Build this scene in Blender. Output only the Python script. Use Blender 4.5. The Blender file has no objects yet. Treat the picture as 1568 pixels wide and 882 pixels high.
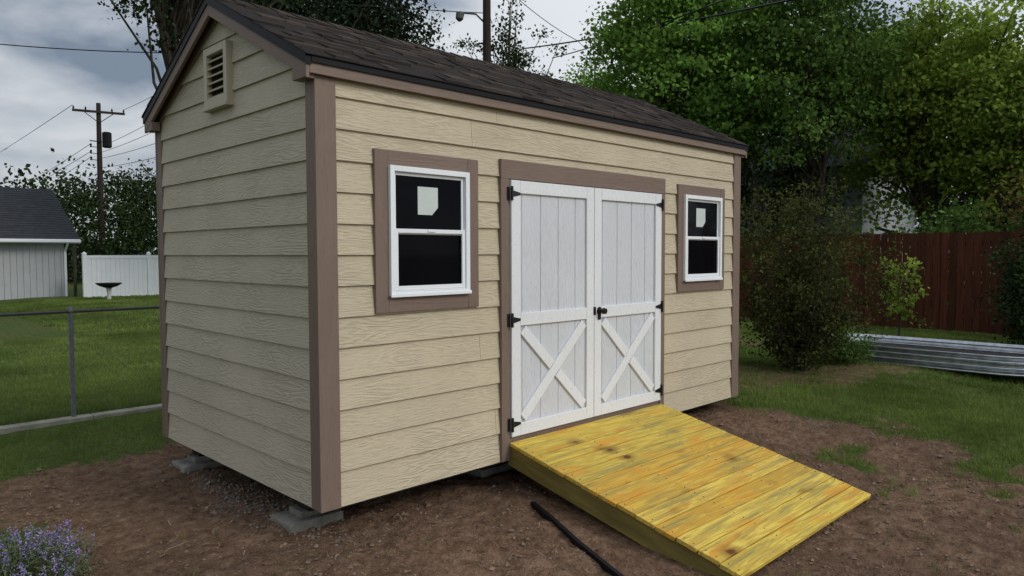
import bpy, math, random
import numpy as np
from mathutils import Vector, Matrix
random.seed(7); RS=np.random.RandomState
scene=bpy.context.scene
scene.view_settings.view_transform='Standard'; scene.view_settings.look='None'; scene.view_settings.exposure=0

# ---------------------------------------------------------------- noise
def _h(ix,iy,s):
    n=(ix.astype(np.int64)*374761393+iy.astype(np.int64)*668265263+s*1442695041)&0x7fffffff
    n=((n^(n>>13))*1274126177)&0x7fffffff
    return ((n^(n>>16))&0xffff)/65535.0
def vn(x,y,s=0):
    x=np.asarray(x,float);y=np.asarray(y,float)
    ix=np.floor(x);iy=np.floor(y);fx=x-ix;fy=y-iy
    fx=fx*fx*(3-2*fx);fy=fy*fy*(3-2*fy)
    a=_h(ix,iy,s);b=_h(ix+1,iy,s);c=_h(ix,iy+1,s);d=_h(ix+1,iy+1,s)
    return (a*(1-fx)+b*fx)*(1-fy)+(c*(1-fx)+d*fx)*fy
def fbm(x,y,s=0,o=4):
    v=0;a=.5;f=1
    for i in range(o):
        v=v+a*vn(x*f,y*f,s+i*17);a*=.5;f*=2.03
    return v/(1-.5**o)
def ss(t):
    t=np.clip(t,0,1);return t*t*(3-2*t)
def ground_base(x,y):
    return -.190+.095*ss((x-2.2)/2.6)*ss((y+1.9)/1.9)-.05*ss((-x)/2.)-.120*ss((-y)/1.7)*(1-.6*ss((x-3.4)/2.5))
def dirt(x,y):
    w=(fbm(x*1.3,y*1.3,5)-.5)*1.3+(fbm(x*5,y*5,9)-.5)*.55
    d=np.minimum(np.minimum(x+1.35,4.75+.75*ss((-y-.2)/1.2)-x),3.0-y)+w
    m=ss(d/.45+.5)
    p=ss((fbm(x*2.2,y*2.2,31)-.50)/.10)*ss((x-3.3)/.8)*ss((-y-.7)/.6)*.8
    bare=ss((fbm(x*.7+3,y*.7,77)-.62)/.08)*.55*ss((x-4)/1.)
    return np.clip(np.maximum(m*(1-p),bare),0,1)
def gz(x,y):
    x=np.asarray(x,float);y=np.asarray(y,float)
    z=ground_base(x,y);q=(fbm(x*.6,y*.6,3)-.5)*.05
    dm=dirt(x,y)
    near=np.exp(-((x-1.5)**2+(y)**2)/60.)
    rg_=1-np.abs(fbm(x*6,y*6,61,3)-.5)*2
    q=q+near*dm*((fbm(x*4,y*4,11)-.5)*.05+(fbm(x*18,y*18,21,3)-.5)*.038+(rg_-.8)*.024)-.012*dm*near
    q=q+near*(1-dm)*(fbm(x*3,y*3,14)-.5)*.03
    foot=ss((x-1.25)/.2)*ss((3.55-x)/.2)*ss((y+2.05)/.15)*ss((-.3-y)/.3)
    return z+q*(1-.75*foot)-.012*foot

# ---------------------------------------------------------------- mesh builder
class MB:
    def __init__(s): s.v=[];s.n=0;s.L=[];s.S=[];s.mi=[];s.r=[]
    def add(s,verts,faces,mat=0,rnd=None):
        verts=np.asarray(verts,float).reshape(-1,3);faces=np.asarray(faces,np.int64)
        s.v.append(verts);s.L.append((faces+s.n).ravel());m=len(faces)
        s.S.append(np.full(m,faces.shape[1]));s.mi.append(np.full(m,mat))
        if rnd is None: rnd=random.random()
        s.r.append(np.broadcast_to(np.asarray(rnd,float),(m,)));s.n+=len(verts)
    F=np.array([[0,3,2,1],[4,5,6,7],[0,1,5,4],[1,2,6,5],[2,3,7,6],[3,0,4,7]])
    def hexa(s,p,mat=0,rnd=None): s.add(p,s.F,mat,rnd)
    def box(s,x0,x1,y0,y1,z0,z1,mat=0,rnd=None):
        s.hexa([(x0,y0,z0),(x1,y0,z0),(x1,y1,z0),(x0,y1,z0),(x0,y0,z1),(x1,y0,z1),(x1,y1,z1),(x0,y1,z1)],mat,rnd)
    def tube(s,pts,rads,ns=6,mat=0,rnd=None,cap=True):
        pts=np.asarray(pts,float);k=len(pts);rads=np.broadcast_to(np.asarray(rads,float),(k,))
        V=[]
        for i in range(k):
            t=pts[min(i+1,k-1)]-pts[max(i-1,0)];t=t/(np.linalg.norm(t)+1e-9)
            a=np.array([0,0,1.]) if abs(t[2])<.9 else np.array([1.,0,0])
            u=np.cross(t,a);u/=np.linalg.norm(u);w=np.cross(t,u)
            th=np.arange(ns)*2*math.pi/ns
            V.append(pts[i]+rads[i]*(np.cos(th)[:,None]*u+np.sin(th)[:,None]*w))
        V=np.concatenate(V);j=np.arange(ns);jn=(j+1)%ns;Fs=[]
        for i in range(k-1): Fs.append(np.stack([i*ns+j,i*ns+jn,(i+1)*ns+jn,(i+1)*ns+j],1))
        r=random.random() if rnd is None else rnd
        n0=s.n;s.add(V,np.concatenate(Fs),mat,r)
        if cap:
            for e in (0,(k-1)*ns):
                s.L.append(n0+e+np.arange(ns));s.S.append([ns]);s.mi.append([mat]);s.r.append([r])
    def build(s,name,mats,parent=None,smooth=False,bevel=0):
        me=bpy.data.meshes.new(name);V=np.concatenate(s.v);L=np.concatenate(s.L);S=np.concatenate(s.S)
        me.vertices.add(len(V));me.vertices.foreach_set('co',V.astype(np.float32).ravel())
        me.loops.add(len(L));me.loops.foreach_set('vertex_index',L.astype(np.int32))
        me.polygons.add(len(S));st=np.concatenate([[0],np.cumsum(S)[:-1]])
        me.polygons.foreach_set('loop_start',st.astype(np.int32))
        me.polygons.foreach_set('material_index',np.concatenate(s.mi).astype(np.int32))
        me.polygons.foreach_set('use_smooth',np.full(len(S),smooth))
        me.update(calc_edges=True)
        a=me.attributes.new('rnd','FLOAT','FACE');a.data.foreach_set('value',np.concatenate(s.r).astype(np.float32))
        for m in mats: me.materials.append(m)
        ob=bpy.data.objects.new(name,me);scene.collection.objects.link(ob)
        if parent: ob.parent=parent
        if bevel:
            b=ob.modifiers.new('bevel','BEVEL');b.width=bevel;b.segments=2;b.limit_method='ANGLE'
        return ob
def empty(name,loc=(0,0,0),rot=(0,0,0)):
    e=bpy.data.objects.new(name,None);e.location=loc;e.rotation_euler=rot;scene.collection.objects.link(e);e.empty_display_size=.2;return e

# ---------------------------------------------------------------- materials
class NT:
    def __init__(s,name):
        s.m=bpy.data.materials.new(name);s.m.use_nodes=True;s.t=s.m.node_tree
        s.b=s.t.nodes['Principled BSDF'];s.out=s.t.nodes['Material Output']
    def n(s,ty,**k):
        nd=s.t.nodes.new(ty)
        for a,v in k.items(): setattr(nd,a,v)
        return nd
    def l(s,a,b): s.t.links.new(a,b)
    def coord(s,scale=(1,1,1),rndoff=0):
        tc=s.n('ShaderNodeTexCoord');mp=s.n('ShaderNodeMapping');mp.inputs['Scale'].default_value=scale
        s.l(tc.outputs['Object'],mp.inputs['Vector'])
        if rndoff:
            at=s.rnd();mu=s.math('MULTIPLY',at,rndoff)
            cb=s.n('ShaderNodeCombineXYZ')
            for i in range(3): s.l(mu,cb.inputs[i])
            s.l(cb.outputs[0],mp.inputs['Location'])
        return mp.outputs[0]
    def rnd(s): return s.n('ShaderNodeAttribute',attribute_name='rnd').outputs['Fac']
    def noise(s,vec,scale=5,detail=4,rough=.5,dist=0):
        nd=s.n('ShaderNodeTexNoise');nd.inputs['Scale'].default_value=scale;nd.inputs['Detail'].default_value=detail
        nd.inputs['Roughness'].default_value=rough;nd.inputs['Distortion'].default_value=dist
        s.l(vec,nd.inputs['Vector']);return nd.outputs['Fac']
    def vor(s,vec,scale=5,feat='F1'):
        nd=s.n('ShaderNodeTexVoronoi',feature=feat);nd.inputs['Scale'].default_value=scale;s.l(vec,nd.inputs['Vector']);return nd
    def math(s,op,a,b=None,c=None,clamp=False):
        nd=s.n('ShaderNodeMath',operation=op,use_clamp=clamp)
        for i,v in enumerate((a,b,c)):
            if v is None: continue
            if isinstance(v,(int,float)): nd.inputs[i].default_value=v
            else: s.l(v,nd.inputs[i])
        return nd.outputs[0]
    def ramp(s,f,stops):
        nd=s.n('ShaderNodeValToRGB');cr=nd.color_ramp
        while len(cr.elements)<len(stops): cr.elements.new(.5)
        for e,(p,c) in zip(cr.elements,stops): e.position=p;e.color=(*c,1) if len(c)==3 else c
        s.l(f,nd.inputs[0]);return nd.outputs[0]
    def mix(s,f,a,b,mode='MIX'):
        nd=s.n('ShaderNodeMix',data_type='RGBA',blend_type=mode)
        for i,v in ((0,f),(6,a),(7,b)):
            if isinstance(v,(int,float)): nd.inputs[i].default_value=v
            elif isinstance(v,tuple): nd.inputs[i].default_value=(*v,1)
            else: s.l(v,nd.inputs[i])
        return nd.outputs[2]
    def bump(s,h,strength=.3,dist=.01,prev=None):
        nd=s.n('ShaderNodeBump');nd.inputs['Strength'].default_value=strength;nd.inputs['Distance'].default_value=dist
        s.l(h,nd.inputs['Height'])
        if prev: s.l(prev,nd.inputs['Normal'])
        return nd.outputs[0]
    def set(s,col=None,rough=None,normal=None,metal=None,spec=None):
        for key,v in (('Base Color',col),('Roughness',rough),('Normal',normal),('Metallic',metal),('Specular IOR Level',spec)):
            if v is None: continue
            if isinstance(v,tuple): s.b.inputs[key].default_value=(*v,1)
            elif isinstance(v,(int,float)): s.b.inputs[key].default_value=v
            else: s.l(v,s.b.inputs[key])
        return s.m
def scl(c,f): return tuple(x*f for x in c)
def simple(name,col,rough=.6,var=.15,ns=12,bump=.15,bd=.003,metal=0,spec=.3,rv=.1):
    t=NT(name);v=t.coord()
    n=t.noise(v,ns,4,.6);c=t.ramp(n,[(.3,scl(col,1-var)),(.7,scl(col,1+var))])
    c=t.mix(t.math('MULTIPLY',t.rnd(),rv),c,scl(col,.6))
    return t.set(c,rough,t.bump(t.noise(v,ns*6,3),bump,bd),metal,spec)
def painted_grain(name,col,stretch,freq=34,bs=.55,var=.06,rv=.12,line=.12,dst=.003):
    """embossed cedar-grain painted siding, stretch = low frequency scale per axis"""
    t=NT(name);v=t.coord(stretch,13.)
    lo=t.noise(v,1.0,2.5,.45,.25)
    s=t.math('SINE',t.math('MULTIPLY',lo,freq*2.2))
    v2=t.coord(tuple(x*6 for x in stretch),9.)
    fi=t.noise(v2,1.6,4,.65)
    am=t.ramp(t.noise(t.coord((2,2,2),5.),1.,2),[(.38,(.2,)*3),(.6,(1,1,1))])
    h=t.math('ADD',t.math('MULTIPLY',t.math('MULTIPLY',s,am),.34),t.math('MULTIPLY',fi,1.5))
    n3=t.noise(t.coord(),1.4,4,.6)
    c=t.ramp(n3,[(.3,scl(col,1-var)),(.7,scl(col,1+var))])
    c=t.mix(t.math('MULTIPLY',t.rnd(),rv),c,scl(col,.72))
    c=t.mix(t.math('MULTIPLY',t.ramp(s,[(0.0,(line,)*3),(.35,(0,0,0))]),am),c,scl(col,.55))
    c=t.mix(t.ramp(fi,[(.34,(.35,)*3),(.46,(0,0,0))]),c,scl(col,.62))
    return t.set(c,.55,t.bump(h,bs,dst),spec=.3)

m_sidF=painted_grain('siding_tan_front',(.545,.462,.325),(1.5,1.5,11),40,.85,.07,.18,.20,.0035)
m_sidL_shaded=painted_grain('siding_tan_side_shaded',(.475,.420,.320),(1.5,1.5,11),40,.85,.07,.18,.20,.0035)  # same paint as the front, with gable-end shade put into the colour
TAUPE=(.195,.138,.108); WHITE=(.62,.635,.665)
m_trim=painted_grain('trim_taupe',TAUPE,(9,9,1.3),20,.5)
m_trimH=painted_grain('trim_taupe_h',TAUPE,(1.3,9,9),20,.5)
m_doorP=painted_grain('door_white_panel',WHITE,(14,14,2.2),26,.9,.04,.03,.08,.003)
m_door=painted_grain('door_white_rail',(.74,.75,.76),(9,9,4),18,.5,.03,.03,.04,.002)
m_vinyl=simple('vinyl_white',(.80,.82,.84),.35,.03,6,.03)
m_vent=simple('vent_tan',(.44,.385,.285),.5,.05,8,.05)
m_black=simple('black_metal',(.012,.012,.013),.4,.2,20,.1)
m_drip=simple('drip_edge_black',(.007,.007,.009),.5,.2,10,.03,spec=.15)
m_dark=simple('underside_dark',(.02,.017,.014),.9)
m_conc=simple('concrete_block_grey',(.20,.19,.165),.9,.4,9,.6,.008)
m_wire=simple('cable_black',(.02,.02,.02),.6)
m_galv=simple('galvanised_post',(.10,.105,.105),.45,.2,20,.1,metal=.4)
m_stick=simple('sticker_paper',(.56,.61,.58),.5,.04,10,.02)
t=NT('window_glass_dark');g=t.noise(t.coord(),3,3)
m_glass=t.set(t.ramp(g,[(.3,(.003,.003,.004)),(.8,(.006,.006,.008))]),.05,spec=.05)
t=NT('asphalt_shingle');v=t.coord();sp=t.noise(v,260,3,.7);r=t.rnd()
c=t.ramp(r,[(0,(.009,.0075,.0075)),(.5,(.027,.021,.018)),(1,(.072,.056,.047))])
c=t.mix(t.ramp(sp,[(.38,(0,0,0)),(.75,(.45,.45,.45))]),c,(.12,.10,.088))
c=t.mix(t.ramp(t.noise(v,1.3,4),[(.4,(0,0,0)),(.7,(.3,.3,.3))]),c,(.02,.018,.016))
m_shing=t.set(c,.95,t.bump(sp,.8,.004),spec=.1)
t=NT('ramp_board_yellow');v=t.coord((.9,13,13),21.)
lo=t.noise(v,1,3,.5,.3);s=t.math('SINE',t.math('MULTIPLY',lo,55.))
c=t.ramp(t.rnd(),[(0,(.52,.39,.085)),(.35,(.66,.49,.080)),(.75,(.74,.55,.11)),(1,(.62,.38,.055))])
c=t.mix(t.ramp(s,[(.0,(.45,)*3),(.7,(0,0,0))]),c,(.40,.22,.035))
st=t.noise(t.coord((.9,12,12),5.),1.7,4,.62)
c=t.mix(t.ramp(st,[(.50,(0,0,0)),(.66,(.75,)*3)]),c,(.25,.22,.075))
c=t.mix(t.ramp(t.noise(t.coord((1.8,7,7),3.),1.3,3),[(.54,(0,0,0)),(.68,(.7,)*3)]),c,(.62,.27,.030))
vk=t.vor(t.coord((2.3,3.6,1),17.),1.0);dk=vk.outputs['Distance']
dk=t.math('ADD',dk,t.math('MULTIPLY',t.math('SUBTRACT',t.noise(t.coord(),28,3),.5),.07))
c=t.mix(t.ramp(dk,[(.065,(1,1,1)),(.11,(.55,)*3),(.26,(0,0,0))]),c,(.13,.05,.012))
dirtm=t.noise(t.coord(),6,5,.7)
c=t.mix(t.ramp(dirtm,[(.55,(0,0,0)),(.80,(.45,)*3)]),c,(.26,.19,.07))
m_ramp=t.set(c,.68,t.bump(t.math('ADD',s,t.noise(t.coord((3,60,60)),1.5,3)),.35,.002),spec=.2)
t=NT('stringer_treated_wood');v=t.coord((.9,2,13),21.);b=t.noise(t.coord((30,1.5,12)),1.2,5,.6)
m_str=t.set(t.ramp(b,[(.3,(.10,.08,.028)),(.55,(.19,.15,.045)),(.75,(.30,.22,.065))]),.8,t.bump(b,.3,.003),spec=.15)
t=NT('bark');v=t.coord((9,9,2));b=t.noise(v,1.5,4,.65)
m_bark=t.set(t.ramp(b,[(.3,(.022,.018,.014)),(.7,(.10,.085,.065))]),.95,t.bump(b,.8,.02),spec=.1)
t=NT('pole_wood');v=t.coord((20,20,1));b=t.noise(v,1.5,4,.65)
m_pole=t.set(t.ramp(b,[(.3,(.022,.017,.014)),(.7,(.055,.042,.032))]),.9,t.bump(b,.5,.01),spec=.1)
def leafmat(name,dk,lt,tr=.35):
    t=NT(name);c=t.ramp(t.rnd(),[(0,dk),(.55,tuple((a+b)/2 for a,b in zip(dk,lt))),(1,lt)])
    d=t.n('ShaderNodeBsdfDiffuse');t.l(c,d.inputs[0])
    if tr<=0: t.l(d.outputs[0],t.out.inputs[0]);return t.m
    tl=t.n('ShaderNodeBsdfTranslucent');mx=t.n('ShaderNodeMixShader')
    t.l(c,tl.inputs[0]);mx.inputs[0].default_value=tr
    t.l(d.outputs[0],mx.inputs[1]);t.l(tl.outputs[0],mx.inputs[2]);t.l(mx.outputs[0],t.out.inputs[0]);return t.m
lf_dark=leafmat('leaf_dark',(.016,.028,.012),(.065,.095,.034),0)
lf_mid=leafmat('leaf_mid',(.030,.065,.016),(.17,.28,.065),.3)
lf_green=leafmat('leaf_bright',(.042,.090,.018),(.27,.47,.095),.35)
lf_yel=leafmat('leaf_yellowgreen',(.07,.12,.016),(.42,.54,.105),.35)
lf_pine=leafmat('needle_dark',(.012,.022,.013),(.048,.068,.038),0)
lf_red=leafmat('leaf_bush',(.024,.030,.011),(.115,.125,.040),.2)
m_grass=leafmat('grass_blades',(.055,.085,.018),(.235,.315,.080),.25)
m_lav=leafmat('lavender_flower',(.16,.13,.30),(.38,.32,.58),0)
m_lavl=leafmat('lavender_leaf',(.06,.08,.04),(.16,.19,.10),0)
m_straw=leafmat('straw_bits',(.20,.14,.08),(.52,.42,.28),0)
m_stone=simple('pebble',(.22,.150,.105),.9,.4,30,.3,rv=.9)
m_gravel=simple('gravel_grey',(.17,.165,.15),.9,.3,30,.3,rv=.9)
t=NT('ground_soil_and_lawn');v=t.coord();at=t.n('ShaderNodeAttribute',attribute_name='dirt').outputs['Fac']
n1=t.noise(v,1.1,4,.6);n2=t.noise(v,9,6,.7);n3=t.noise(v,60,4,.7);n4=t.noise(v,26,5,.75,.4)
d=t.ramp(n2,[(.28,(.095,.052,.032)),(.5,(.220,.134,.086)),(.72,(.36,.240,.165))])
d=t.mix(t.ramp(n1,[(.42,(0,0,0)),(.64,(.60,)*3)]),d,(.130,.078,.052))
d=t.mix(t.ramp(n4,[(.56,(0,0,0)),(.70,(.65,)*3)]),d,(.40,.285,.20))
d=t.mix(t.ramp(n4,[(.32,(.85,)*3),(.45,(0,0,0))]),d,(.045,.026,.017))
d=t.mix(t.ramp(n3,[(.60,(0,0,0)),(.72,(.5,.5,.5))]),d,(.48,.37,.27))
gr=t.ramp(t.noise(v,22,6,.75),[(.3,(.030,.048,.010)),(.5,(.085,.125,.029)),(.72,(.175,.225,.060))])
gr=t.mix(t.ramp(t.noise(v,.55,4,.6),[(.42,(0,0,0)),(.68,(.5,.5,.5))]),gr,(.13,.13,.05))
am=t.math('ADD',at,t.math('MULTIPLY',t.math('SUBTRACT',n2,.5),.5))
c=t.mix(t.ramp(am,[(.35,(0,0,0)),(.6,(1,1,1))]),gr,d)
h=t.math('ADD',t.math('ADD',n2,t.math('MULTIPLY',n4,.8)),t.math('MULTIPLY',n3,.35))
m_ground=t.set(c,.97,t.bump(h,1.,.05),spec=.1)

# ---------------------------------------------------------------- ground sheet
def axis(lo,hi,step,far):
    a=list(np.arange(lo,hi,step));s=step;x=a[-1];R=[]
    while x<far: s*=1.16;x+=s;R.append(x)
    s=step;x=a[0];Lf=[]
    while x>-far: s*=1.16;x-=s;Lf.append(x)
    return np.array(Lf[::-1]+a+R)
gx=axis(-2.0,6.2,.024,350);gy=axis(-3.2,3.6,.024,350)
X,Y=np.meshgrid(gx,gy);nx,ny=len(gx),len(gy)
Z=gz(X,Y)
I=np.arange(nx*ny).reshape(ny,nx)
F=np.stack([I[:-1,:-1],I[:-1,1:],I[1:,1:],I[1:,:-1]],-1).reshape(-1,4)
mb=MB();mb.add(np.stack([X,Y,Z],-1).reshape(-1,3),F,0,0.)
g=mb.build('ground',[m_ground],smooth=True)
a=g.data.attributes.new('dirt','FLOAT','POINT');a.data.foreach_set('value',dirt(X,Y).astype(np.float32).ravel())

# ---------------------------------------------------------------- grass
def blades(px,py,rng,per,hmin,hmax,w,spread):
    n=len(px)*per
    bx=np.repeat(px,per)+rng.normal(0,1,n)*spread;by=np.repeat(py,per)+rng.normal(0,1,n)*spread
    bz=gz(bx,by)-.004
    ang=rng.rand(n)*2*np.pi;ln=rng.uniform(.1,1.,n);hh=rng.uniform(hmin,hmax,n)
    tx=np.cos(ang)*ln*hh;ty=np.sin(ang)*ln*hh;hz=hh*np.sqrt(1.1-ln**2*.8)
    w=np.broadcast_to(w if np.ndim(w)==0 else np.repeat(w,per),(n,))
    sa=rng.rand(n)*2*np.pi;sx=np.cos(sa)*w/2;sy=np.sin(sa)*w/2
    V=np.stack([np.stack([bx-sx,by-sy,bz],1),np.stack([bx+sx,by+sy,bz],1),np.stack([bx+tx,by+ty,bz+hz],1)],1)
    rv=np.repeat(np.clip(fbm(px*1.2,py*1.2,41)*1.5-.25+(fbm(px*6,py*6,47)-.5)*.7,0,1),per)*.65+rng.rand(n)*.35
    return V.reshape(-1,3),np.arange(3*n).reshape(-1,3),rv
rng=RS(3)
def tufts(n,x0,x1,y0,y1):
    x=rng.uniform(x0,x1,n);y=rng.uniform(y0,y1,n)
    k=(rng.rand(n)<(1-dirt(x,y))**1.5+.012)&~((x>-.05)&(x<4.8)&(y>-.05)&(y<2.5))&~((x>1.4)&(x<3.4)&(y>-1.95)&(y<0))&~((x<9)&(y>4.38)&(y<4.70))
    return x[k],y[k]
mb=MB()
for (n,x0,x1,y0,y1,w,h,p) in ((30000,-2.5,7.5,-4,7.5,.006,.055,11),(17000,4.,14.,-5,4.,.010,.06,10),(11000,-1.5,8,5,13,.013,.06,10),(9000,2,12,12,26,.03,.07,8)):
    x,y=tufts(n,x0,x1,y0,y1)
    V,Fc,r=blades(x,y,rng,p,h*.45,h,w,.05);mb.add(V,Fc,0,r)
x=np.concatenate([rng.uniform(-3,9,700),rng.uniform(4.8,6.,200)]);y=np.concatenate([rng.normal(4.80,.06,700),rng.uniform(-.3,2.4,200)])
V,Fc,r=blades(x,y,rng,14,.06,.15,.007,.03);mb.add(V,Fc,0,r)
x=rng.uniform(3.4,6.5,420);y=rng.uniform(-3.4,-.8,420);k=rng.rand(420)<ss((fbm(x*2.2,y*2.2,31)-.48)/.1);x,y=x[k],y[k]
V,Fc,r=blades(x,y,rng,12,.04,.10,.007,.025);mb.add(V,Fc,0,r)
mb.build('grass',[m_grass])

# ---------------------------------------------------------------- soil clutter
def rocks(mb,x,y,s,rng,mat,sink=.3):
    n=len(x);base=np.array([[1,0,0],[0,1,0],[-1,0,0],[0,-1,0],[0,0,.7],[0,0,-.7]],float)
    V=base[None]*rng.uniform(.6,1.3,(n,6,1))+rng.normal(0,.15,(n,6,3))
    V=V*s[:,None,None];V[:,:,0]+=x[:,None];V[:,:,1]+=y[:,None];V[:,:,2]+=(gz(x,y)+s*sink)[:,None]
    f=np.array([[0,1,4],[1,2,4],[2,3,4],[3,0,4],[1,0,5],[2,1,5],[3,2,5],[0,3,5]])
    Fc=(f[None]+6*np.arange(n)[:,None,None]).reshape(-1,3)
    mb.add(V.reshape(-1,3),Fc,mat,np.repeat(rng.rand(n),8))
rng=RS(5);mb=MB()
x=rng.uniform(-1.4,5.5,16000);y=rng.uniform(-3.2,3,16000);k=rng.rand(16000)<dirt(x,y)*ss((fbm(x*2,y*2,71)-.3)/.35);x,y=x[k],y[k]
rocks(mb,x,y,rng.gamma(1.8,.0034,len(x))+.0015,rng,0)
mb.build('soil_clods',[m_stone])
mb=MB();n=520;x=rng.normal(.08,.12,n);y=rng.normal(1.2,.5,n)
rocks(mb,x,y,rng.uniform(.004,.016,n),rng,0)
n=90;rocks(mb,rng.normal(4.9,.2,n),rng.normal(-.75,.10,n),rng.uniform(.004,.011,n),rng,0)
mb.build('gravel',[m_gravel])
mb=MB();n=5200;x=rng.uniform(-1.4,5.4,n);y=rng.uniform(-3.2,3,n);k=rng.rand(n)<dirt(x,y)*ss((fbm(x*1.5,y*1.5,91)-.4)/.25);x,y=x[k],y[k];n=len(x)
a=rng.rand(n)*2*np.pi;ln=rng.uniform(.008,.05,n);dx,dy=np.cos(a)*ln,np.sin(a)*ln;z=gz(x,y)+.004;z2=gz(x+dx,y+dy)+rng.uniform(.003,.012,n)
w=.0013;V=np.stack([np.stack([x-dy/ln*w,y+dx/ln*w,z],1),np.stack([x+dy/ln*w,y-dx/ln*w,z],1),np.stack([x+dx+dy/ln*w,y+dy-dx/ln*w,z2],1),np.stack([x+dx-dy/ln*w,y+dy+dx/ln*w,z2],1)],1)
mb.add(V.reshape(-1,3),np.arange(4*n).reshape(-1,4),0,rng.rand(n))
for i in range(26):
    x0,y0=rng.uniform(-1.2,3.5),rng.uniform(-2.4,1.0);a0=rng.rand()*6.28;P=[]
    for j in range(7):
        P.append((x0,y0,float(gz(x0,y0))+.008+.008*rng.rand()));a0+=rng.normal(0,.5);x0+=math.cos(a0)*.03;y0+=math.sin(a0)*.03
    mb.tube(P,.0014,4,0,rng.rand())
mb.build('straw',[m_straw])

# ---------------------------------------------------------------- SHED
L,W,H=4.744,2.451,2.5
shed=empty('garden_shed')
SL=.487; E=.058; O=.095; ZE=2.566
zroof=lambda y: ZE+SL*(min(y,W-y)+E)
mb=MB()
mb.box(.01,L-.01,.01,W-.01,.02,2.5,0)
zp=zroof(W/2)-.06
mb.add([(.01,.01,2.5),(.01,W-.01,2.5),(.01,W/2,zp-.02),(L-.01,.01,2.5),(L-.01,W-.01,2.5),(L-.01,W/2,zp-.02)],[[0,1,2],[5,4,3]],0,.5)
mb.add([(.01,.01,2.5),(L-.01,.01,2.5),(L-.01,W/2,zp-.02),(.01,W/2,zp-.02),(.01,W-.01,2.5),(L-.01,W-.01,2.5)],[[0,1,2,3],[3,2,5,4]],0,.5)
mb.build('wall_core',[m_dark],shed)
zs=[.0]+[.205+.18*k for k in range(20)]
mb=MB();rg=random.Random(4)
LIP,LB=.023,.006
def courses_front(y,sgn,xa,xb,ztop,mat):
    for i in range(len(zs)-1):
        z0=zs[i]+rg.uniform(-.0015,.0015);z1=min(zs[i+1]+.012,ztop)
        if z0>=ztop-.01: break
        js=[xa,xb]
        if i%3!=0: js.insert(1,rg.uniform(xa+.8,xb-.8))
        if i==12: js=[xa,1.14,xb]
        for a,b in zip(js[:-1],js[1:]):
            b2=b-(.0025 if b!=xb else 0);t0,t1=LIP*sgn,LB*sgn
            mb.hexa([(a,y-t0,z0),(b2,y-t0,z0),(b2,y+.006*sgn,z0),(a,y+.006*sgn,z0),(a,y-t1,z1),(b2,y-t1,z1),(b2,y+.006*sgn,z1),(a,y+.006*sgn,z1)],mat,rg.random())
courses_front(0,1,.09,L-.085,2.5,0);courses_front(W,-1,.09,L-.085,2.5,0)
def courses_side(x,sgn,mat):
    ya0,yb0=.085,W-.085
    lim=lambda z:max(0.0,(z+.035-ZE)/SL-E)
    for i in range(len(zs)-1):
        z0=zs[i];z1=zs[i+1]+.012
        zm=zroof(W/2)-.04
        if z0>zm: break
        z1=min(z1,zm)
        a0,a1=max(ya0 if z0<2.3 else 0,lim(z0)),max(ya0 if z1<2.42 else 0,lim(z1))
        t0,t1=LIP*sgn,LB*sgn
        b0,b1=W-a0,W-a1
        mb.hexa([(x-t0,a0,z0),(x+.006*sgn,a0,z0),(x+.006*sgn,b0,z0),(x-t0,b0,z0),(x-t1,a1,z1),(x+.006*sgn,a1,z1),(x+.006*sgn,b1,z1),(x-t1,b1,z1)],mat,rg.random())
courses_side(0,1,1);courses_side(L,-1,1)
mb.build('lap_siding',[m_sidF,m_sidL_shaded],shed)
mb=MB();T=.028;cw=.105
for (x0,sx) in ((0,1),(L,-1)):
    for (y0,sy) in ((0,1),(W,-1)):
        xs=sorted((x0-T*sx,x0+cw*sx));ys=sorted((y0-T*sy,y0))
        mb.box(xs[0],xs[1],ys[0],ys[1],-.005,2.49)
        xs=sorted((x0-(T-.003)*sx,x0));ys=sorted((y0+.0005*sy,y0+(cw-.02)*sy))
        mb.box(xs[0],xs[1],ys[0],ys[1],-.004,2.44)
mb.build('corner_trim',[m_trim],shed,bevel=.003)
mb=MB()
mb.box(.02,L-.02,.004,.05,-.02,.02);mb.box(.02,L-.02,W-.05,W-.004,-.02,.02)
mb.box(.004,.05,.05,W-.05,-.02,.02);mb.box(L-.05,L-.004,.05,W-.05,-.02,.02)
for y in (.34,1.15,2.06): mb.box(.1,L-.1,y,y+.14,-.12,-.021)
mb.build('floor_frame_and_skids',[m_dark],shed)
mb=MB()
def slab(x0,x1,side,yl,yh,zt,th,mat,mbx=None,rnd=None):
    f=(lambda y:y) if side==0 else (lambda y:W-y)
    zz=lambda y:ZE+SL*(y+E)+zt
    p=[(x0,f(yl),zz(yl)-th),(x1,f(yl),zz(yl)-th),(x1,f(yh),zz(yh)-th),(x0,f(yh),zz(yh)-th),(x0,f(yl),zz(yl)),(x1,f(yl),zz(yl)),(x1,f(yh),zz(yh)),(x0,f(yh),zz(yh))]
    (mbx or mb).hexa(p,mat,rnd)
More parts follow.
